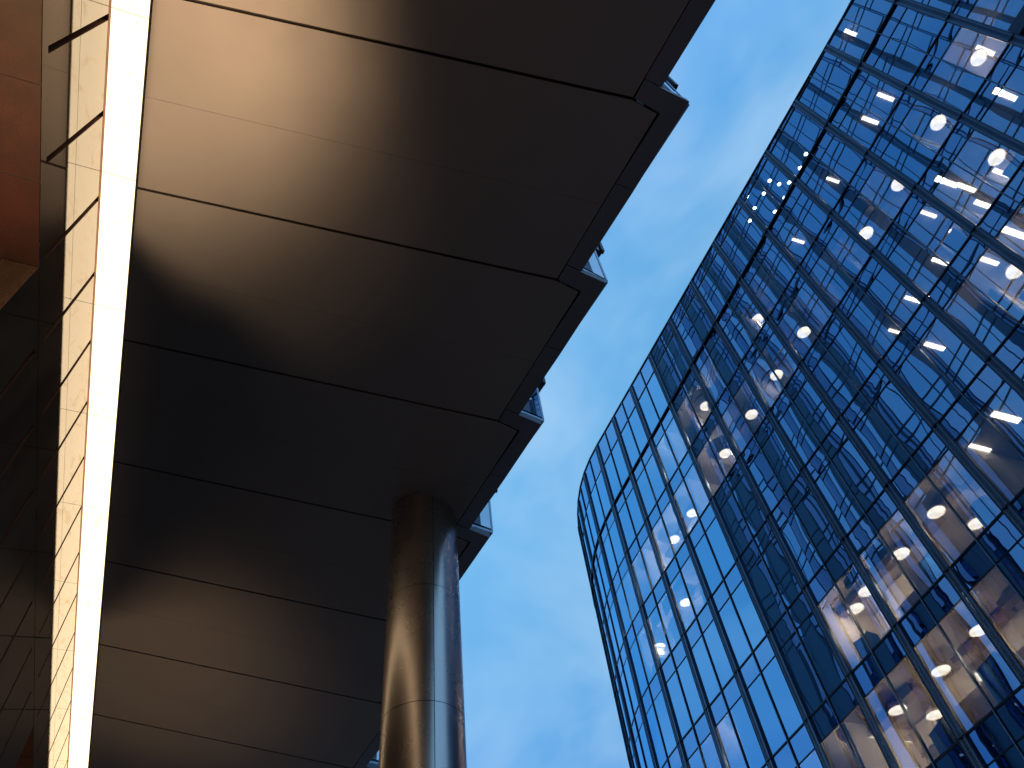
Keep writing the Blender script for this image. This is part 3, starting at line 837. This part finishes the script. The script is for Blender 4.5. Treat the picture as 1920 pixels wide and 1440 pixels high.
# rooms that are in use: partitions, ducts, blinds around the lamps
extra_lit = [(1750,60),(1700,200),(1650,310),(1600,440),(1890,440),(1790,460),(1900,560),(1450,640),(1490,570),(1370,740),(1330,720),(1270,960),(1240,1000),(1290,1100),(1240,1140),(1215,1200),(1800,880),(1650,1060),(1620,1130),(1880,1130),(1790,1250),(1590,1210),(1600,1330),(1650,1300),(1740,1380),(1780,1340),(1850,1150)]
for px in extra_lit:
    w, s, z = cell_of(px); fi = floor_idx(z)
    if fi is not None: LIT.add((fi, math.floor((s - S0) / half)))
du = MB(); bl = MB()
r2 = random.Random(5)
for (fi, c) in sorted(LIT):
    zt, zb = floors[fi]; zt2 = zt + (0.04 if fi else 0.05)
    s = S0 + c * half
    for e in (0, 1):
        if (fi, c + (1 if e else -1)) in LIT: continue
        p, t, n = fac(s + e * half); a = p - n * (0.16 if r2.random() < 0.6 else 1.2); d = p - n * 6.0
        rw = MB(); i = len(rw.v); sl = rw.slot('inner_wall')
        for (q, o_) in ((a, -0.05), (a, 0.05), (d, 0.05), (d, -0.05)):
            for z in (zb + 0.03, zt2 - 0.005): rw.v.append((q.x + t.x * o_, q.y + t.y * o_, z))
        for f in ((0, 2, 3, 1), (2, 4, 5, 3), (4, 6, 7, 5), (6, 0, 1, 7)): rw.f.append(tuple(i + k for k in f)); rw.m.append(sl)
        rw.obj('partition', tower, TO)
    if r2.random() < 0.75:
        du = MB()
        dd = r2.uniform(0.9, 1.6); wd = r2.uniform(0.25, 0.5)
        fbox(du, s + half / 2, -half / 2, half / 2, -dd - wd, -dd, zt - 0.32, zt - 0.08, 'beam'); du.obj('duct', tower, TO)
    if r2.random() < 0.5:
        du = MB()
        dd = r2.uniform(2.2, 3.0); fbox(du, s + half / 2, -half / 2 + 0.1, half / 2 - 0.1, -dd - 0.12, -dd, zt - 0.9, zt - 0.05, 'inner_wall'); du.obj('bulkhead', tower, TO)
    if r2.random() < 0.3:
        bl = MB(); fbox(bl, s + half / 2, -0.5, 0.5, -0.22, -0.18, zt - r2.uniform(0.3, 0.9), zt, 'blind'); bl.obj('blind', tower, TO)

# filing cabinets standing at the glass on the lower lit floors
cab0 = None; done = {}
for (fi, c) in sorted(LIT):
    if fi < 3 or r2.random() < 0.35: continue
    zt, zb = floors[fi]; s = S0 + c * half + half * r2.uniform(0.35, 0.65)
    p, t, n = fac(s); q = p - n * r2.uniform(0.35, 0.7)
    key = (fi, bay_name(s))
    if key in done: continue
    done[key] = 1
    if cab0 is None:
        e0 = empty('cabinet', (q.x, q.y, zb + 0.03))
        b = MB(); b.box(-0.25, 0.25, -0.42, 0.42, 0.0, 1.0, 'fin_dark'); o1 = b.obj('body', e0)
        b = MB(); b.box(-0.27, 0.27, -0.44, 0.44, 1.002, 1.03, 'inner_wall'); o2 = b.obj('top', e0)
        cab0 = (e0, [o1, o2]); e = e0
    else:
        e = cab0[0].copy(); COL.objects.link(e); e.location = (q.x, q.y, zb + 0.03)
        for c_ in cab0[1]:
            cc = c_.copy(); COL.objects.link(cc); cc.parent = e
    e.rotation_euler = (0, 0, r2.uniform(-0.3, 0.3)); e.scale = (1, r2.uniform(0.7, 1.2), r2.uniform(0.8, 1.3))
    bn = key[1]
    tag(e, f"dark cabinet at the glass, {ORD[fi]} floor down, " + ('curved corner' if bn == 'curved corner' else f'{bn} bay from the curved corner'), 'cabinet', 'dark cabinets behind the tower glass')
# added glow panes at the tower foot, unseen, for warm reflections in the column
b = MB()
for k in kb[:-1]:
    pa, ta, na = fac(fs(k)); pb, tb, nb = fac(fs(k) + BAY)
    b.quad([(pa.x, pa.y, 0.2), (pb.x, pb.y, 0.2), (pb.x, pb.y, 4.2), (pa.x, pa.y, 4.2)], 'foot_glow')
b.obj('foot_glow_panes', tower, TO)
b = MB()
for k in kb[:-1]:
    pa, ta, na = fac(fs(k)); pb, tb, nb = fac(fs(k) + BAY)
    b.quad([(pa.x, pa.y, 4.2), (pb.x, pb.y, 4.2), (pb.x, pb.y, ZLOW), (pa.x, pa.y, ZLOW)], 'mullion')
b.obj('base_wall', tower, TO)
# roof and rear of the tower
b = MB()
far = XF + 42
b.box(XF + DEP, far, -8, 46, 0, fz(79), 'core_wall'); b.obj('rear_block', tower, TO)
